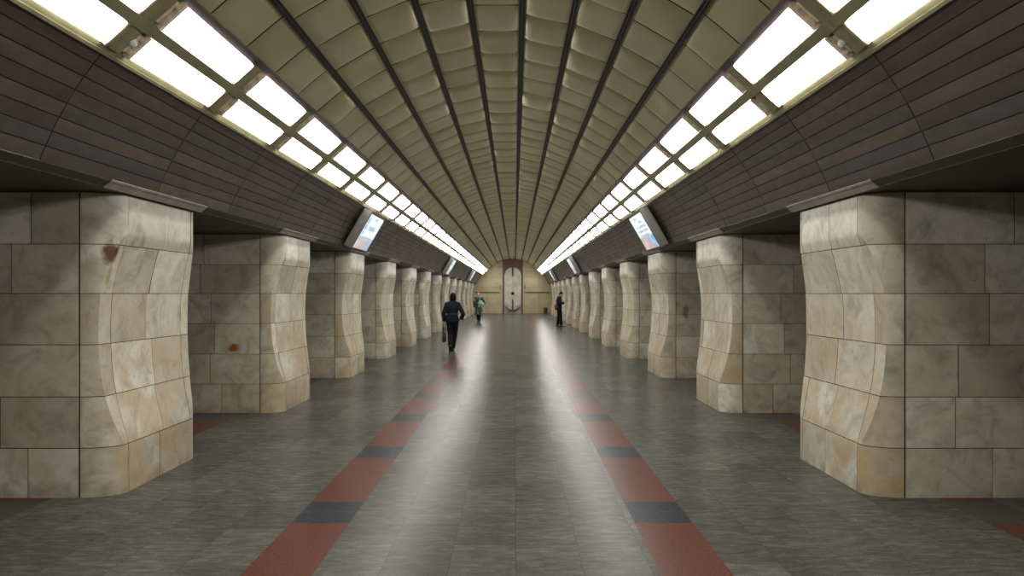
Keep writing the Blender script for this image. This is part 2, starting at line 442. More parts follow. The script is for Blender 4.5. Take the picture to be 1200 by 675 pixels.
# ------------------------------------------------------------------ pillars
ZR = [0.0, 0.40, 0.815, 1.236, 1.65, 2.05, SOF]
SP = [(0.0, 0), (0.34, 0), (0.45, 0.016), (0.6, 0.062), (0.8, 0.115), (1.0, 0.150), (1.2, 0.166), (1.4, 0.168), (1.65, 0.152), (1.85, 0.104), (2.05, 0.036), (2.14, 0.0), (3, 0)]
def scoop(z):
    for i in range(len(SP)-1):
        z0, a = SP[i]; z1, b = SP[i+1]
        if z0 <= z <= z1:
            if a == 0 and b == 0: return 0.0
            f = (z-z0)/(z1-z0)
            pm = SP[i-1] if i else SP[i]; pn = SP[min(i+2, len(SP)-1)]
            ma = (b-pm[1])/(z1-pm[0]) if a > 0 else (0 if z < 1 else (b-a)/(z1-z0)); mb = (pn[1]-a)/(pn[0]-z0) if b > 0 else (b-a)/(z1-z0)
            h = z1-z0
            return max(0.0, (2*f**3-3*f*f+1)*a+(f**3-2*f*f+f)*h*ma+(-2*f**3+3*f*f)*b+(f**3-f*f)*h*mb)
    return 0.0
EX, EY = 0.29, 0.19
KN, KF = 0.90, 0.62          # the carving is a little shallower at the far corner
def corner_line(z, ins, yend, kf=KN):
    """near half outline of the carved block at height z: list of (dx, dy); ins = inset for the backing"""
    s = min(scoop(z)*kf, 0.26)
    pts = []
    cth = 1 - s/EX                                    # cos of the angle where the scoop meets the rounding
    th1 = math.acos(max(0.0, min(1.0, cth)))          # 0 at the aisle side, pi/2 at the joint
    NA = 12
    for i in range(NA+1):
        th = PI/2 + (th1-PI/2)*i/NA
        pts.append((EX-EX*math.cos(th), EY-EY*math.sin(th)))
    yc = pts[-1][1]
    for i in range(1, 5): pts.append((s, yc+(yend-yc)*i/4))
    return [(dx+ins*(1 if dx < 0.28 else 0), dy+ins) for dx, dy in pts]
def zsteps(a, b):
    n = max(2, int(round((b-a)/0.035))); return [a+(b-a)*i/n for i in range(n+1)]
G = 0.0030
def carved_mesh(s, seed):
    r = random.Random(seed); m = MB()
    YE = 0.21
    for a, b in zip(ZR, ZR[1:]):
        zz = zsteps(a+(G if a > 0 else 0), b-G)
        for far in (0, 1):
            j = r.gauss(0, 0.001)
            rows = [corner_line(z, 0.0, YE-G, KF if far else KN) for z in zz]
            n = len(rows[0])
            vs = []
            for z, row in zip(zz, rows):
                for i, (dx, dy) in enumerate(row):
                    y = PL-dy-j if far else dy+j
                    vs.append((s*(HW+dx-(0.004 if i == 0 else 0)+j), y, z))
            m.add(vs, [(i*n+q, (i+1)*n+q, (i+1)*n+q+1, i*n+q+1) for i in range(len(zz)-1) for q in range(n-1)], 0, True)
        mid = PL/2 + r.uniform(-0.07, 0.07)
        for p, q in ((YE, mid), (mid, PL-YE)):
            j = r.gauss(0, 0.0012)
            ysx = [p+G+(q-p-2*G)*i/4 for i in range(5)]
            m.grid(lambda z, y: (s*(HW+scoop(z)*(KN+(KF-KN)*(y-YE)/(PL-2*YE))+j), y, z), zz, ysx, 0, True)
    zz = zsteps(0, SOF)
    rows = []
    for z in zz:
        h = corner_line(z, 0.005, YE); h2 = corner_line(z, 0.005, YE, KF)
        rows.append([(s*(HW+dx), dy, z) for dx, dy in h] + [(s*(HW+dx), PL-dy, z) for dx, dy in reversed(h2)])
    n = len(rows[0]); m.add([p for row in rows for p in row], [(i*n+q, (i+1)*n+q, (i+1)*n+q+1, i*n+q+1) for i in range(len(zz)-1) for q in range(n-1)], 1, False)
    # back of the carved block
    x0, x1 = sorted((s*(HW+EX-0.02), s*(HW+EX))); m.box((x0, 0.006, 0), (x1, PL-0.006, SOF), 1)
    me = m.mesh('carved_face', [M['stone_face'], M['joint']])
    me.set_sharp_from_angle(angle=math.radians(28))
    return me
def body_mesh(s, seed):
    r = random.Random(seed); m = MB()
    xa = HW+EX+0.007
    for ri_, (a, b) in enumerate(zip(ZR, ZR[1:])):
        for y, yo in ((0.0, 0), (PL, 1)):
            x = xa
            first = True
            while x < PW-0.01:
                w = r.uniform(0.36, 0.95) if first else r.uniform(0.55, 1.0); first = False
                x2 = min(PW, x+w)
                if PW-x2 < 0.25: x2 = PW
                j = r.gauss(0, 0.0012)
                q0, q1 = sorted((s*(x+(G if x > xa else 0)), s*(x2-G)))
                m.grid(lambda u, z: (u, y+j, z), [q0, q1], [a+(G if a > 0 else 0), b-G], 0, False)
                x = x2
        for p, q in ((0, PL/2), (PL/2, PL)):
            m.grid(lambda u, z: (s*PW, u, z), [p+G, q-G], [a+G, b-G], 0, False)
    x0, x1 = sorted((s*(xa+0.002), s*(PW-0.004)))
    m.box((x0, 0.005, 0), (x1, PL-0.005, SOF), 1)
    return m.mesh('pillar_body', [M['stone_side'], M['joint']])
def cornice_mesh(s):
    m = MB()
    y0, y1 = -0.28, PL-0.10
    m.prism([(s*2.937, 2.504), (s*2.986, 2.468), (s*3.0, 2.476), (s*2.95, 2.513)], y0, y1)
    m.prism([(s*2.916, 2.524), (s*2.931, 2.508), (s*2.942, 2.520), (s*2.93, 2.535)], y0, y1)
    return m.mesh('cornice_strip', M['strip'])
cm = {(s, v): carved_mesh(s, 10*v+s+50) for s in (-1, 1) for v in range(3)}
bmm = {(s, v): body_mesh(s, 10*v+s+90) for s in (-1, 1) for v in range(3)}
co_m = {s: cornice_mesh(s) for s in (-1, 1)}
rowname = {-1: 'in the row beside the two women', 1: 'in the row beside the standing man'}
# stains on particular pillars: (x, y, z, radius, tall factor, colour) in the pillar's own frame
STAIN = {(-1, 0, 'f'): [(-3.125, 0.075, 1.975, 0.088, 1.25, (0.105, 0.035, 0.02)), (-3.13, 0.10, 1.75, 0.05, 4.2, (0.42, 0.33, 0.2))],
         (-1, 1, 'b'): [(-3.70, 0.0, 0.90, 0.085, 0.9, (0.24, 0.10, 0.02))],
         (1, 2, 'b'): [(3.52, 0.0, 1.30, 0.07, 2.3, (0.30, 0.17, 0.06))]}
LOOK = {(-1, 0): 'marble-clad pillar with a brown blotch high up, first',
        (-1, 1): 'marble-clad pillar with an orange rust stain, second',
        (1, 2): 'marble-clad pillar with an ochre streak, third'}
for s in (-1, 1):
    for i in range(-4, NP):
        lab = LOOK.get((s, i), 'marble-clad pillar with a waisted face, %s' % ordinal(i)) + ' ' + rowname[s]
        if i in (-4, -3, -2, -1): lab = 'unseen marble-clad pillar added outside the picture ' + rowname[s]  # unseen pillars added to bounce light onto the near ones
        e = tag(empty('pillar', (0, P0+PS*i, 0)), lab, 'pillar', 'added pillars outside the picture '+rowname[s][7:] if i < 0 else 'waisted marble pillars along the hall')
        e.location = (0, P0+PS*i, 0)
        off = Vector((s*HW, PL/2, 0)); e.location += off
        v = (i*2+(s > 0)) % 3
        for nm, me, kk in (('carved_face', cm[s, v], 'f'), ('pillar_body', bmm[s, v], 'b')):
            sp = STAIN.get((s, i, kk))
            if sp:
                me = me.copy(); me.materials[0] = stone('marble_stained', 0.75 if kk == 'f' else 0.42, sp)
            link(nm, me, e, -off)
        k += 1; c_ = link('trim_%d' % k, co_m[s], None, (0, P0+PS*i, 0)); c_['kind'] = 'structure'

# ------------------------------------------------------------------ light band
LD = math.hypot(LO[0]-LI[0], LO[1]-LI[1])
def lightframe(s):
    cx, cz = (LI[0]+LO[0])/2, (LI[1]+LO[1])/2
    ux, uz = (LO[0]-LI[0])/LD, (LO[1]-LI[1])/LD
    nx, nz = uz, -ux                                   # into the hall
    def F(v, y, n): return (s*(LI[0]+ux*v+nx*n-cx), y, LI[1]+uz*v+nz*n-cz)
    return F, (s*cx, cz)
LM = {}
for s in (-1, 1):
    F, _ = lightframe(s)
    m = MB()
    m.box((0, 0, -0.04), (LD, BAY, -0.012), 0, F)                       # tray
    for v0, v1, h in ((0.0, 0.022, 0.012), (0.268, 0.350, 0.050), (LD-0.055, LD, 0.02)): m.box((v0, 0, -0.012), (v1, BAY, h), 0, F)
    m.box((0.02, 0.0, -0.012), (LD-0.055, 0.075, 0.040), 0, F); m.box((0.02, BAY-0.055, -0.012), (LD-0.055, BAY, 0.040), 0, F)
    m.box((LD-0.012, 0, 0.0), (LD+0.012, BAY, 0.028), 0, F)
    LM[s, 'frame'] = clean(m.mesh('frame', M['frame']))
    for q, (v0, v1) in enumerate(((0.028, 0.262), (0.356, 0.560))):
        m = MB()
        vs = [F(v, y, n) for v, n in ((v0, 0.0), (v0+0.008, 0.044), (v0+0.025, 0.052), (v1-0.025, 0.052), (v1-0.008, 0.044), (v1, 0.0)) for y in (0.185, BAY-0.130)]
        m.add(vs, [(2*i, 2*i+1, 2*i+3, 2*i+2) for i in range(5)], 0, False)
        m.box((v0, BAY-0.130, 0.0), (v1, BAY-0.110, 0.05), 1, F)
        LM[s, 'diffuser', q] = m.mesh('diffuser', [M['diffuser'], M['cap']])
        m = MB()
        m.box((v0-0.004, 0.150, -0.01), (v1+0.004, 0.184, 0.055), 0, F); m.box((v0+0.02, 0.09, -0.01), (v1-0.02, 0.145, 0.022), 0, F)
        m.box((v0+0.03, 0.135, 0.02), (v0+0.06, 0.144, 0.05), 0, F); m.box((v1-0.06, 0.135, 0.02), (v1-0.03, 0.144, 0.05), 0, F)
        LM[s, 'end_cap', q] = clean(m.mesh('end_cap', M['cap']))
m = MB(); m.ell((0, 0, 0), (0.032, 0.032, 0.032)); m.tube([(0, 0, 0.0), (0, 0.0, 0.06)], [0.02, 0.02]); 
holder = m.mesh('lamp_holder', simple('white_porcelain', (0.6, 0.6, 0.56), 0.3))
lrow = {-1: 'in the strip above the two women', 1: 'in the strip above the standing man'}
for s in (-1, 1):
    F, (cx, cz) = lightframe(s)
    for b in range(NB0, NB1+1):
        y = BAY0+BAY*b
        i = b+1
        if i < 0: lab = 'unseen twin-panel fluorescent ceiling light added behind the viewpoint %s' % lrow[s]  # unseen lights continuing the row, added to brighten the near pillars
        else: lab = 'twin-panel fluorescent ceiling light, %s %s' % (ordinal(i), lrow[s])
        e = tag(empty('ceiling_light', (cx, y, cz)), lab, 'ceiling light', ('added ceiling lights behind the viewpoint, ' + lrow[s]) if i < 0 else 'twin-panel lights along the vault')
        link('frame', LM[s, 'frame'], e)
        for q in (0, 1):
            link('diffuser', LM[s, 'diffuser', q], e); link('end_cap', LM[s, 'end_cap', q], e)
        if b == 0: link('lamp_holder', holder, e, F(0.45, 0.085, 0.035))
    m = MB(); y = BAY0+BAY*(NB1+1)
    def F2(v, yy, n): p = F(v, yy, n); return (p[0]+cx, p[1], p[2]+cz)
    m.box((0, y, -0.04), (LD, END, 0.03), 0, F2)
    k += 1; struct('trim_%d' % k, m, M['frame'])

# ------------------------------------------------------------------ hanging information screens
scol = {'w': (0.80, 0.97, 1.0), 'c': (0.42, 0.72, 1.0), 'd': (0.02, 0.05, 0.22), 't': (0.28, 0.40, 0.55), 'g': (0.34, 0.36, 0.36), 'o': (0.62, 0.20, 0.08), 'b': (0.06, 0.25, 0.60), 'h': (0.55, 0.55, 0.50), 'r': (0.65, 0.10, 0.12)}
smat = {kk: emit('screen_glow_' + n_, (*scol[kk], 1), 0.55) for kk, n_ in zip('wcdtgobhr', ('white', 'cyan', 'navy', 'text', 'grey', 'orange', 'blue', 'pale', 'red'))}
skeys = list('wcdtgobhr')
A_ = ["ccwwwwwwwwwwwwww", "ccwwwwwtttwwwwww", "cdcwwwwwwwwwwwww", "cdcwwwwwwwwwwwww", "ccwwwwwwwwwwwwww", "cdcwwtttttttwwww", "cdcwwtttttttwwww", "ccwwwwwwwwwwwwww", "cdcwwwwwwwwwwwww", "ccwwwwwwwwwwwwww",
      "hghggggghggobccb", "ghgoghgghhogbbcb", "hggohggghggbbbcb", "hhgghgooggbbbcbb", "ghhggoooogbbcbbb", "hghgooroogbbbbcb"]
B_ = ["wwwwwwwwwwwwwwww", "wwwwttttwwwwwwww", "wwwwwwwwwwwwwwww", "wwwwwwwwttttwwww", "wwwwwwwwwwwwwwww", "wwwttwttttttttww", "wwwwwwwwwwwwwwww", "wwwttttttwttttww", "wwwwwwwwwwwwwwww", "wwwttttttttttwww",
      "ggrgggrghgbbcbbb", "grrgghrggbbcbbbb", "ggrghgrrgbbbcbbb", "gghgghgrggbbbcbb", "ghgghgrrrrgbbbcb", "hgghgrrrrggbbbbg"]
SL, SH, ST = 1.36, 0.72, 0.15       # along the hall, height, thickness
sdx, sdz = CB[0]-LO[0], CB[1]-LO[1]; sl = math.hypot(sdx, sdz)
def screen(s, y, art, lab):
    ux, uz = sdx/sl, sdz/sl; nx, nz = uz, -ux          # down the slope; into the hall
    bx, bz = clad_pt(0.50); bx += nx*0.02; bz += nz*0.02
    e = tag(empty('information_screen', (s*bx, y, bz)), lab, 'screen', 'information screens hung on the dark cladding')
    def F(a, v, n): return (s*(ux*v+nx*n), a, uz*v+nz*n)  # a along hall, v down slope (centre 0), n off the wall
    m = MB(); m.box((0, -SH/2-0.02, 0.05), (SL, SH/2+0.02, 0.05+ST), 0, F)
    m.box((0.02, -SH/2-0.035, 0.14), (SL-0.02, -SH/2-0.018, 0.19), 0, F)
    me = clean(m.mesh('housing', M['housing']))
    h = link('housing', me, e)
    bm = bmesh.new(); bm.from_mesh(me); bmesh.ops.bevel(bm, geom=bm.edges[:], offset=0.008, segments=2, affect='EDGES'); bm.to_mesh(me); bm.free()
    m = MB(); m.box((0.012, -SH/2-0.008, ST+0.05), (SL-0.012, SH/2+0.008, ST+0.056), 0, F); link('bezel', m.mesh('bezel', M['bezel']), e)
    for q in (0.3, SL-0.3):
        m = MB(); m.box((q-0.04, -0.28, -0.035), (q+0.04, 0.28, 0.052), 0, F); link('mounting_bracket', m.mesh('mounting_bracket', M['bezel']), e)
    m = MB(); nr, nc = len(art), len(art[0]); w0, w1 = 0.035, SL-0.035; v0, v1 = -SH/2+0.015, SH/2-0.015
    for r in range(nr):
        for c in range(nc):
            cc = c if s < 0 else nc-1-c
            a0, a1 = w0+(w1-w0)*c/nc, w0+(w1-w0)*(c+1)/nc; q0, q1 = v0+(v1-v0)*r/nr, v0+(v1-v0)*(r+1)/nr
            n_ = ST+0.058
            m.add([F(a0, q0, n_), F(a1, q0, n_), F(a1, q1, n_), F(a0, q1, n_)], [(0, 1, 2, 3)], skeys.index(art[r][cc]))
    link('display', m.mesh('display', [smat[q] for q in skeys]), e)
for i, (yl, yr) in enumerate(((13.75, 13.45), (32.4, 31.2), (49.0, 48.2))):
    screen(-1, yl, A_, 'flat information screen, %s on the cladding above the two women, with a pale timetable' % ORD[i])
    screen(1, yr, B_, "flat information screen, %s on the cladding above the standing man, with rows of text" % ORD[i])

# ------------------------------------------------------------------ litter bin
t_ = tag(empty('litter_bin', (2.72, 63.2, 0)), 'small red-brown litter bin standing by the far end wall', 'bin')
m = MB(); m.loft([(0, 0, 0.0, 0.12, 0.12), (0, 0, 0.02, 0.13, 0.13), (0, 0, 0.40, 0.155, 0.155), (0, 0, 0.41, 0.13, 0.13)]); link('body', clean(m.mesh('body', M['bin']), 40), t_)
m = MB(); n = 24
prof = [(0.155, 0.39), (0.19, 0.42), (0.195, 0.47), (0.17, 0.50), (0.12, 0.49), (0.11, 0.42)]
vs = [(r*math.cos(2*PI*q/n), r*math.sin(2*PI*q/n), z) for r, z in prof for q in range(n)]
m.add(vs, [(i*n+q, i*n+(q+1) % n, (i+1)*n+(q+1) % n, (i+1)*n+q) for i in range(len(prof)-1) for q in range(n)], 0, True); link('rim', m.mesh('rim', M['bin']), t_)

# ------------------------------------------------------------------ people
def fuse(name, mb, mat, voxel, parent, smooth=2):
    """one continuous surface out of overlapping closed volumes"""
    me = clean(mb.mesh(name, mat))
    o = link(name, me)
    r = o.modifiers.new('fuse', 'REMESH'); r.mode = 'VOXEL'; r.voxel_size = voxel; r.use_smooth_shade = True
    if smooth:
        q = o.modifiers.new('soft', 'SMOOTH'); q.factor = 0.5; q.iterations = smooth
    dg = bpy.context.evaluated_depsgraph_get()
    new = bpy.data.meshes.new_from_object(o.evaluated_get(dg)); new.name = name
    if not new.materials: new.materials.append(mat)
    o.modifiers.clear(); o.data = new; bpy.data.meshes.remove(me)
    o.parent = parent
    return o
def hand(m, wrist, d, pn, thumb, curl):
    """wrist point, direction of the fingers, palm normal (side fingers curl to), thumb side; palm + five unequal bent fingers"""
    w = Vector(wrist); d = Vector(d).normalized(); th = Vector(thumb); th = (th-d*th.dot(d)).normalized(); pn = Vector(pn); pn = (pn-d*pn.dot(d)-th*pn.dot(th)).normalized()
    m.tube([w-d*0.02, w+d*0.02, w+d*0.06, w+d*0.092], [0.024, 0.030, 0.036, 0.030], 12, sq=0.6)
    for i in range(4): m.tube([w+th*(0.027-0.018*i)*0.7+d*0.03, w+th*(0.027-0.018*i)+d*0.085], [0.014, 0.0125], 8)
    for i, ln in enumerate((0.068, 0.078, 0.072, 0.056)):
        b = w+th*(0.030-0.0205*i)+d*0.085; pts = [b]; a = 0.15
        for q in (0.42, 0.33, 0.25):
            a += curl; pts.append(pts[-1]+(d*math.cos(a)+pn*math.sin(a))*ln*q)
        m.tube(pts, [0.0095, 0.009, 0.0083, 0.0072], 8); m.ell(pts[-1], (0.0074,)*3, 8, 6)
    b = w+th*0.024+d*0.025
    pts = [b, b+(th*0.75+d*0.55+pn*0.2)*0.036, b+(th*0.95+d*1.1+pn*0.5)*0.045, b+(th*0.95+d*1.6+pn*0.9)*0.05]
    m.tube(pts, [0.014, 0.0115, 0.010, 0.008], 8); m.ell(pts[-1], (0.0082,)*3, 8, 6)
def head(m, c, tilt=0.0, yaw=0.0):
    """c = centre of the skull; face along +y; returns a frame for eyes etc."""
    R = Matrix.Rotation(yaw, 3, 'Z') @ Matrix.Rotation(-tilt, 3, 'X')
    P = lambda x, y, z: Vector(c) + R @ Vector((x, y, z))
    m.ell(c, (0.076, 0.095, 0.108), 24, 16, R=R)
    m.ell(P(0, 0.018, -0.058), (0.058, 0.066, 0.062), 18, 12, R=R)          # jaw
    m.ell(P(0, 0.065, -0.102), (0.024, 0.022, 0.018), R=R)                   # chin
    m.tube([P(0, 0.086, 0.004), P(0, 0.106, -0.030), P(0, 0.092, -0.042)], [0.009, 0.0135, 0.010], 10)   # nose
    m.ell(P(0, 0.076, -0.067), (0.024, 0.011, 0.010), R=R)                   # lips
    m.ell(P(0, 0.080, 0.022), (0.056, 0.015, 0.010), R=R)                    # brow
    for s in (-1, 1): m.ell(P(s*0.078, 0.0, -0.018), (0.011, 0.020, 0.033), R=R)
    return P, R
def face_parts(P, R, par):
    ey = simple('eye_dark', (0.03, 0.02, 0.02), 0.2)
    for s in (-1, 1):
        m = MB(); m.ell(P(s*0.031, 0.0835, 0.0), (0.013, 0.009, 0.008), 10, 8, R=R); link('eye', m.mesh('eye', ey), par)
    m = MB(); m.ell(P(0, 0.083, -0.067), (0.022, 0.008, 0.006), 10, 8, R=R); link('lips', m.mesh('lips', simple('lip', (0.35, 0.13, 0.11), 0.5)), par)
def foot_shape(m, a, yaw, pitch, w=0.046, g=1.0):
    """shoe/foot: ankle joint a, heel-to-toe along +y turned by yaw, toe pitched down by pitch"""
    R = Matrix.Rotation(yaw, 3, 'Z') @ Matrix.Rotation(-pitch, 3, 'X')
    P = lambda x, y, z: Vector(a) + R @ Vector((x, y, z))
    m.ell(P(0, -0.035, -0.045), (w*0.80, 0.055*g, 0.040*g), 14, 10, R=R)
    m.ell(P(0, 0.05, -0.045), (w*0.92, 0.085*g, 0.036*g), 14, 10, R=R)
    m.ell(P(0, 0.120, -0.056), (w, 0.072*g, 0.026*g), 14, 10, R=R)
    m.tube([P(0, -0.01, 0.05), P(0, -0.005, -0.03)], [w*0.95, w*0.95], 12)
def body(par, J, skin, tilt=0.0, yaw=0.0, hands=None):
    m = MB()
    m.loft([(0, J['hip'][1], J['hip'][2]-0.08, 0.13, 0.10), (J['hip'][0], J['hip'][1], J['hip'][2], 0.16, 0.11), (J['waist'][0], J['waist'][1], J['waist'][2], 0.125, 0.09),
            (J['chest'][0], J['chest'][1], J['chest'][2], 0.155, 0.105), (J['neck'][0], J['neck'][1], J['neck'][2]-0.06, 0.11, 0.075), (J['neck'][0], J['neck'][1], J['neck'][2], 0.05, 0.055)], 20)
    m.tube([Vector(J['neck'])-Vector((0, 0, 0.05)), J['neck'], Vector(J['head'])-Vector((0, 0, 0.03))], [0.062, 0.052, 0.05], 14)
    P, R = head(m, J['head'], tilt, yaw)
    for s in 'lr':
        sh, el, wr = (Vector(J[s+q]) for q in ('sh', 'el', 'wr'))
        m.tube([Vector(J['neck'])-Vector((0, 0, 0.08)), sh, sh.lerp(el, 0.4), el, el.lerp(wr, 0.3), wr], [0.06, 0.052, 0.045, 0.036, 0.038, 0.024], 12)
        m.ell(sh, (0.054, 0.054, 0.054))
        d, pn, th, curl = hands[s]
        hand(m, wr, d, pn, th, curl)
        hp, kn, an = (Vector(J[s+q]) for q in ('hp', 'kn', 'an'))
        m.tube([hp, hp.lerp(kn, 0.35), kn, kn.lerp(an, 0.3), an], [0.085, 0.080, 0.052, 0.054, 0.034], 14)
        foot_shape(m, an, J.get(s+'yaw', 0), J.get(s+'pit', 0), w=0.036, g=0.82)
    b = fuse('body', m, skin, 0.006, par, 1)
    return P, R

# --- woman in a dark suit, walking away with a handbag
X0, Y0 = -1.60, 22.0
W = tag(empty('person', (X0, Y0, 0)), 'person in a dark blue jacket and trousers walking away with a black handbag', 'person')
J = dict(hip=(0, 0, 0.92), waist=(0.0, 0.0, 1.06), chest=(0, 0, 1.24), neck=(0.01, 0.02, 1.42), head=(0.015, 0.035, 1.555),
         lsh=(-0.158, 0.01, 1.345), lel=(-0.24, -0.03, 1.09), lwr=(-0.235, 0.03, 0.86),
         rsh=(0.162, 0.01, 1.345), rel=(0.315, -0.07, 1.06), rwr=(0.245, 0.07, 0.93),
         lhp=(-0.085, 0, 0.88), lkn=(-0.07, -0.10, 0.50), lan=(-0.035, -0.40, 0.20),
         rhp=(0.085, 0, 0.88), rkn=(0.06, 0.12, 0.49), ran=(0.01, 0.06, 0.083), lpit=0.75)
J['lkn'] = (-0.06, 0.02, 0.47); J['lan'] = (-0.045, -0.26, 0.165)
P, R = body(W, J, M['skin'], 0.05, 0, dict(l=((0, 0.05, -1), (0.3, 1, 0), (0.2, 1, 0), 0.75), r=((-0.75, 0.35, -0.55), (-0.5, 0, -1), (0, 1, 0.2), 0.4)))
navy = simple('navy_cloth', (0.013, 0.015, 0.025), 0.75, 0, 0.25, 20); blackc = simple('black_cloth', (0.010, 0.010, 0.013), 0.8, 0, 0.2, 20)
m = MB()
m.loft([(0, 0.0, 0.84, 0.195, 0.145), (0, 0, 0.90, 0.19, 0.142), (0, 0, 1.0, 0.168, 0.125), (0, 0, 1.07, 0.158, 0.115), (0, 0, 1.2, 0.178, 0.128), (0, 0.005, 1.30, 0.188, 0.118), (0.003, 0.010, 1.37, 0.145, 0.09), (0.006, 0.014, 1.42, 0.095, 0.075), (0.01, 0.02, 1.46, 0.068, 0.064)], 24)
for s in 'lr':
    sh, el, wr = (Vector(J[s+q]) for q in ('sh', 'el', 'wr'))
    m.tube([Vector((sh.x*0.5, 0.01, 1.37)), sh, sh.lerp(el, 0.5), el, el.lerp(wr, 0.5), wr], [0.065, 0.072, 0.066, 0.063, 0.060, 0.056], 14); m.ell(sh, (0.07, 0.07, 0.07)); m.ell(el, (0.062,)*3)
fuse('jacket', m, navy, 0.010, W)
m = MB(); m.loft([(0, 0, 1.035, 0.166, 0.124), (0, 0, 1.04, 0.170, 0.128), (0, 0, 1.085, 0.167, 0.125), (0, 0, 1.09, 0.163, 0.121)], 28); link('belt', clean(m.mesh('belt', simple('slate_cloth', (0.032, 0.034, 0.046), 0.6))), W)
def trousers(par, J, mat, r0, r1, r2, hem):
    m = MB()
    m.loft([(0, J['hip'][1], 0.80, 0.155, 0.125), (0, J['hip'][1], 0.93, 0.172, 0.128), (0, J['waist'][1], 1.03, 0.140, 0.105)], 20)
    for s in 'lr':
        hp, kn, an = (Vector(J[s+q]) for q in ('hp', 'kn', 'an')); e = kn.lerp(an, hem)
        m.tube([hp, hp.lerp(kn, 0.35), kn, kn.lerp(an, 0.4), e], [r0, r0*0.95, r1, r1*0.98, r2], 14); m.ell(kn, (r1,)*3)
    return fuse('trousers', m, mat, 0.010, par)
trousers(W, J, blackc, 0.100, 0.076, 0.062, 1.0)
hairb = simple('dark_hair_cloth', (0.008, 0.006, 0.006), 0.6, 0, 0.2, 40)
m = MB(); h = Vector(J['head'])
m.ell(h+Vector((0, -0.012, 0.018)), (0.090, 0.102, 0.108), 20, 14); m.loft([(h.x, h.y-0.045, h.z-0.125, 0.062, 0.040), (h.x, h.y-0.05, h.z-0.085, 0.088, 0.058), (h.x, h.y-0.03, h.z-0.02, 0.092, 0.078), (h.x, h.y-0.02, h.z+0.05, 0.080, 0.08)], 18)
fuse('hair', m, hairb, 0.008, W)
shoe = simple('black_leather', (0.012, 0.011, 0.011), 0.4)
for s in 'lr':
    m = MB(); foot_shape(m, J[s+'an'], 0, J.get(s+'pit', 0), w=0.051)
    Rr = Matrix.Rotation(-J.get(s+'pit', 0), 3, 'X'); a = Vector(J[s+'an'])
    m.tube([a+Rr @ Vector((0, -0.055, -0.05)), a+Rr @ Vector((0, -0.06, -0.082))], [0.026, 0.02], 10)
    fuse('shoe', m, shoe, 0.007, W)
face_parts(P, R, W)
Bg = tag(empty('handbag', (X0-0.235, Y0+0.045, 0.26)), "black handbag with looped handles held low in the suited woman's hand", 'handbag')
m = MB(); n = 22
for i in range(1):
    prof = [(0.155, 0.045, 0.0), (0.165, 0.055, 0.03), (0.165, 0.055, 0.12), (0.150, 0.045, 0.24), (0.140, 0.030, 0.30), (0.135, 0.012, 0.31)]
    rings = []
    for ry, rx, z in prof:
        rings.append([(rx*math.copysign(abs(math.cos(2*PI*q/n))**0.5, math.cos(2*PI*q/n)), ry*math.copysign(abs(math.sin(2*PI*q/n))**0.5, math.sin(2*PI*q/n)), z) for q in range(n)])
    m.add([p for r in rings for p in r], [(i*n+q, i*n+(q+1) % n, (i+1)*n+(q+1) % n, (i+1)*n+q) for i in range(len(prof)-1) for q in range(n)]+[tuple(range(n-1, -1, -1)), tuple(range((len(prof)-1)*n, len(prof)*n))], 0, True)
link('pouch', clean(m.mesh('pouch', shoe), 50), Bg)
for sx in (-1, 1):
    m = MB(); m.tube([(sx*0.03, -0.10+0.2*q/12*1.0, 0.27+0.25*math.sin(PI*q/12)) for q in range(13)], [0.008]*13, 8); link('handle', m.mesh('handle', shoe), Bg)
m = MB(); m.box((-0.055, -0.02, 0.17), (-0.048, 0.02, 0.21)); link('clasp', m.mesh('clasp', M['strip']), Bg)

# --- person in a patterned green coat, coming this way
X1, Y1 = -1.86, 43.7
G_ = tag(empty('person', (X1, Y1, 0), PI), 'person in a patterned green coat and orange headscarf walking beside the far pillars', 'person')
J = dict(hip=(0, 0, 0.93), waist=(0, 0, 1.08), chest=(0, 0.0, 1.26), neck=(0, 0.02, 1.44), head=(0.01, 0.035, 1.585),
         lsh=(-0.185, 0.01, 1.39), lel=(-0.33, -0.02, 1.10), lwr=(-0.19, 0.19, 1.02), rsh=(0.185, 0.01, 1.39), rel=(0.25, -0.03, 1.10), rwr=(0.235, 0.07, 0.86),
         lhp=(-0.085, 0, 0.90), lkn=(-0.075, 0.12, 0.50), lan=(-0.05, 0.13, 0.083), rhp=(0.085, 0, 0.90), rkn=(0.07, 0.02, 0.49), ran=(0.05, -0.20, 0.125), rpit=0.5)
P, R = body(G_, J, M['skin'], 0.0, 0, dict(l=((0.85, 0.45, 0.0), (0, 0, 1), (0, 1, 0.3), 0.45), r=((0, 0.05, -1), (-1, 0, 0), (0, 1, 0), 0.35)))
t = NT('patterned_green_cloth'); co = t.n('ShaderNodeTexCoord').outputs['Object']
vo = t.n('ShaderNodeTexVoronoi'); t.l(t.vmath('ADD', co, (4, 4, 4)), vo.inputs['Vector']); vo.inputs['Scale'].default_value = 9.0
sp = t.n('ShaderNodeSeparateColor'); t.l(vo.outputs['Color'], sp.inputs[0])
t.p(Base_Color=t.ramp(sp.outputs[0], [(0.0, (0.018, 0.03, 0.03)), (0.35, (0.035, 0.075, 0.06)), (0.6, (0.10, 0.14, 0.11)), (0.82, (0.30, 0.32, 0.25))]), Roughness=0.8)
t.mat.node_tree.nodes['Color Ramp'].color_ramp.interpolation = 'CONSTANT'
m = MB()
m.loft([(0, 0, 0.46, 0.225, 0.18), (0, 0, 0.55, 0.22, 0.175), (0, 0, 0.85, 0.20, 0.155), (0, 0, 1.08, 0.18, 0.135), (0, 0, 1.25, 0.195, 0.14), (0, 0.005, 1.36, 0.20, 0.125), (0, 0.012, 1.43, 0.13, 0.09), (0, 0.018, 1.47, 0.08, 0.072)], 24)
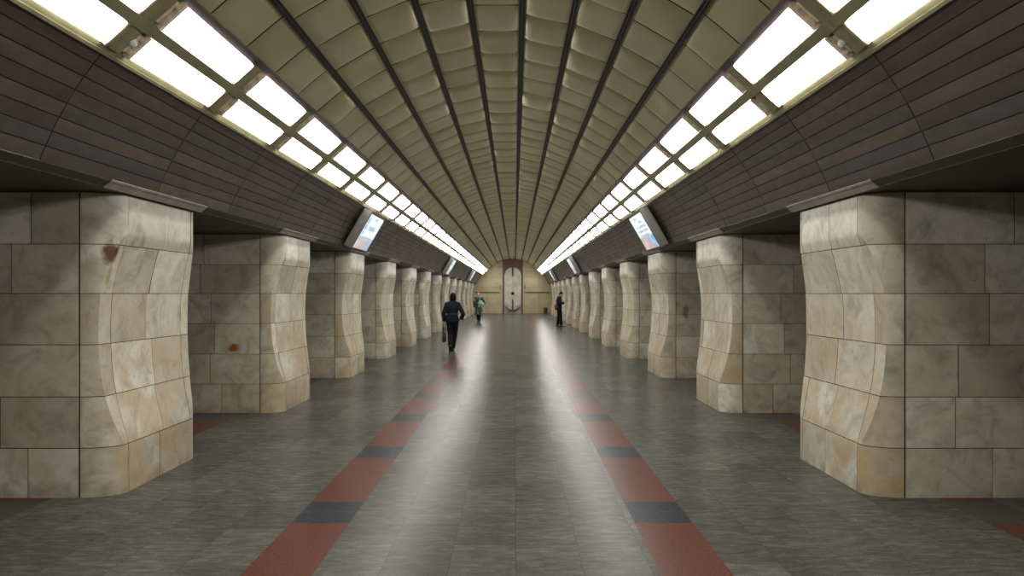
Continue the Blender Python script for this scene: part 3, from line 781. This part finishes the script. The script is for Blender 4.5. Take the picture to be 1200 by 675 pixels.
for s in 'lr':
    sh, el, wr = (Vector(J[s+q]) for q in ('sh', 'el', 'wr'))
    m.tube([Vector((sh.x*0.5, 0.01, 1.40)), sh, sh.lerp(el, 0.5), el, el.lerp(wr, 0.5), wr], [0.065, 0.075, 0.07, 0.068, 0.064, 0.058], 14); m.ell(sh, (0.073,)*3); m.ell(el, (0.067,)*3)
fuse('coat', m, t.mat, 0.010, G_)
m = MB()
for s in 'lr':
    hp, kn, an = (Vector(J[s+q]) for q in ('hp', 'kn', 'an'))
    m.tube([hp, kn, kn.lerp(an, 0.4), kn.lerp(an, 0.92)], [0.09, 0.07, 0.066, 0.052], 14); m.ell(kn, (0.07,)*3)
m.ell((0, 0, 0.92), (0.16, 0.12, 0.12))
fuse('trousers', m, simple('plum_cloth', (0.022, 0.016, 0.03), 0.8), 0.010, G_)
for s in 'lr':
    m = MB(); foot_shape(m, J[s+'an'], 0, J.get(s+'pit', 0), w=0.051); fuse('shoe', m, shoe, 0.007, G_)
orange = simple('orange_scarf', (0.36, 0.13, 0.065), 0.75, 0, 0.2, 25)
m = MB(); h = Vector(J['head'])
m.ell(h+Vector((0, -0.018, 0.035)), (0.092, 0.100, 0.098), 20, 14); m.ell(h+Vector((0, -0.06, -0.03)), (0.08, 0.055, 0.09)); m.tube([h+Vector((0, -0.09, -0.06)), h+Vector((0.01, -0.12, -0.12))], [0.03, 0.02])
fuse('headscarf', m, orange, 0.008, G_)
face_parts(P, R, G_)
Bb = tag(empty('shoulder_bag', (X1+0.15, Y1-0.20, 0.92), PI), "pale green soft bag tucked under the green-coated person's bent arm", 'bag')
pale = simple('pale_green_cloth', (0.33, 0.50, 0.38), 0.7, 0, 0.15, 14)
Rb = Matrix.Rotation(0.7, 3, 'Y')
m = MB()
m.ell((0, 0, 0.20), (0.115, 0.055, 0.17), 20, 12, R=Rb); m.ell((-0.06, 0.0, 0.13), (0.10, 0.05, 0.09), 16, 10, R=Rb)
fuse('pouch', m, pale, 0.010, Bb)
m = MB(); m.tube([(0.10, -0.02, 0.30), (0.11, -0.06, 0.40), (0.06, -0.10, 0.50), (-0.02, -0.13, 0.56)], [0.012]*4, 8); link('strap', m.mesh('strap', pale), Bb)

# --- man standing by a pillar, looking down
X2, Y2 = 2.40, 38.0
H = tag(empty('person', (X2, Y2, 0), -PI/2), 'person in dark jacket and trousers standing sideways, head bowed over a phone', 'person')
J = dict(hip=(0, -0.01, 0.96), waist=(0, -0.02, 1.10), chest=(0, -0.04, 1.30), neck=(0, 0.0, 1.49), head=(0, 0.085, 1.62),
         lsh=(-0.20, -0.02, 1.43), lel=(-0.235, 0.02, 1.14), lwr=(-0.11, 0.235, 1.20), rsh=(0.20, -0.02, 1.43), rel=(0.235, 0.0, 1.14), rwr=(0.10, 0.21, 1.17),
         lhp=(-0.09, 0, 0.92), lkn=(-0.10, -0.03, 0.50), lan=(-0.12, -0.085, 0.083), rhp=(0.09, 0, 0.92), rkn=(0.10, 0.07, 0.50), ran=(0.11, 0.07, 0.083), lyaw=0.15, ryaw=-0.2)
P, R = body(H, J, M['skin'], 0.65, 0, dict(l=((0.55, 0.75, 0.25), (0.6, -0.5, 0.3), (0, 0, 1), 0.5), r=((-0.35, 0.9, 0.2), (-0.6, -0.4, 0.3), (0, 0, 1), 0.5)))
m = MB()
m.loft([(0, -0.01, 0.86, 0.195, 0.140), (0, -0.01, 0.95, 0.195, 0.142), (0, -0.02, 1.10, 0.185, 0.132), (0, -0.035, 1.30, 0.205, 0.142), (0, -0.02, 1.42, 0.19, 0.115), (0, -0.005, 1.475, 0.12, 0.085), (0, 0.005, 1.525, 0.075, 0.072)], 24)
for s in 'lr':
    sh, el, wr = (Vector(J[s+q]) for q in ('sh', 'el', 'wr'))
    m.tube([Vector((sh.x*0.5, -0.01, 1.43)), sh, sh.lerp(el, 0.5), el, el.lerp(wr, 0.5), wr], [0.07, 0.078, 0.068, 0.064, 0.058, 0.05], 14); m.ell(sh, (0.075,)*3); m.ell(el, (0.063,)*3)
fuse('jacket', m, simple('dark_blue_cloth', (0.014, 0.016, 0.028), 0.7, 0, 0.25, 18), 0.010, H)
trousers(H, J, simple('black_trouser_cloth', (0.008, 0.009, 0.012), 0.8), 0.105, 0.078, 0.070, 0.97)
for s in 'lr':
    m = MB(); foot_shape(m, J[s+'an'], J[s+'yaw'], 0, w=0.052); fuse('shoe', m, shoe, 0.007, H)
m = MB(); h = Vector(J['head']); Rh = Matrix.Rotation(-0.65, 3, 'X')
m.ell(h+Rh @ Vector((0, -0.018, 0.030)), (0.083, 0.096, 0.092), 20, 14, R=Rh); m.ell(h+Rh @ Vector((0, -0.055, -0.02)), (0.074, 0.05, 0.07), 16, 10, R=Rh)
fuse('hair', m, hairb, 0.008, H)
face_parts(P, R, H)
Ph = tag(empty('mobile_phone', (X2+0.305, Y2+0.03, 1.245), -PI/2), "small dark phone held up in front of the standing man's chest", 'phone')
m = MB(); Rp = Matrix.Rotation(-0.8, 3, 'X')
m.box((-0.036, -0.004, -0.07), (0.036, 0.004, 0.07), 0, lambda x, y, z: Rp @ Vector((x, y, z))); link('case', clean(m.mesh('case', shoe)), Ph)
m = MB(); m.box((-0.032, -0.0055, -0.062), (0.032, -0.004, 0.062), 0, lambda x, y, z: Rp @ Vector((x, y, z))); link('display', m.mesh('display', M['bezel']), Ph)
Sb = tag(empty('shoulder_bag', (X2-0.17, Y2-0.17, 0.83), -PI/2), "brown shoulder bag hanging at the standing man's back", 'bag')
brn = simple('brown_leather', (0.065, 0.036, 0.032), 0.5, 0, 0.25, 12)
m = MB()
n = 22; prof = [(0.13, 0.05, 0.02), (0.155, 0.075, 0.05), (0.165, 0.085, 0.16), (0.155, 0.07, 0.27), (0.13, 0.03, 0.31)]
m.add([(ry*math.copysign(abs(math.cos(2*PI*q/n))**0.6, math.cos(2*PI*q/n)), rx*math.copysign(abs(math.sin(2*PI*q/n))**0.6, math.sin(2*PI*q/n)), z) for ry, rx, z in prof for q in range(n)],
      [(i*n+q, i*n+(q+1) % n, (i+1)*n+(q+1) % n, (i+1)*n+q) for i in range(len(prof)-1) for q in range(n)]+[tuple(range(n-1, -1, -1)), tuple(range((len(prof)-1)*n, len(prof)*n))], 0, True)
link('pouch', clean(m.mesh('pouch', brn), 50), Sb)
m = MB(); m.loft([(0, -0.02, 0.17, 0.168, 0.078), (0, -0.015, 0.28, 0.158, 0.075), (0, -0.005, 0.318, 0.13, 0.035)], 22); link('flap', clean(m.mesh('flap', brn), 50), Sb)
m = MB(); m.tube([(0.12, 0.0, 0.28), (0.11, 0.03, 0.42), (0.02, 0.03, 0.60), (-0.10, 0.14, 0.72), (-0.17, 0.17, 0.70)], [0.014]*5, 8, sq=0.5); link('strap', m.mesh('strap', brn), Sb)

# ------------------------------------------------------------------ world, camera, view
w = bpy.data.worlds.new('World'); SC.world = w; w.use_nodes = True
w.node_tree.nodes['Background'].inputs[0].default_value = (0.01, 0.01, 0.01, 1)
w.node_tree.nodes['Background'].inputs[1].default_value = 0.0
cd = bpy.data.cameras.new('camera'); cam = bpy.data.objects.new('camera', cd); COL.objects.link(cam)
cam.location = CAM; cam.rotation_euler = (PI/2, 0, 0)
cd.sensor_width = 36; cd.sensor_fit = 'HORIZONTAL'; cd.lens = 27.0
cd.shift_x = -3/1200; cd.shift_y = 6.5/1200; cd.clip_end = 200; cd.clip_start = 0.05
SC.camera = cam
SC.view_settings.view_transform = 'Standard'; SC.view_settings.look = 'None'
SC.view_settings.gamma = 1.0; SC.view_settings.use_curve_mapping = False
SC.view_settings.exposure = 0.45
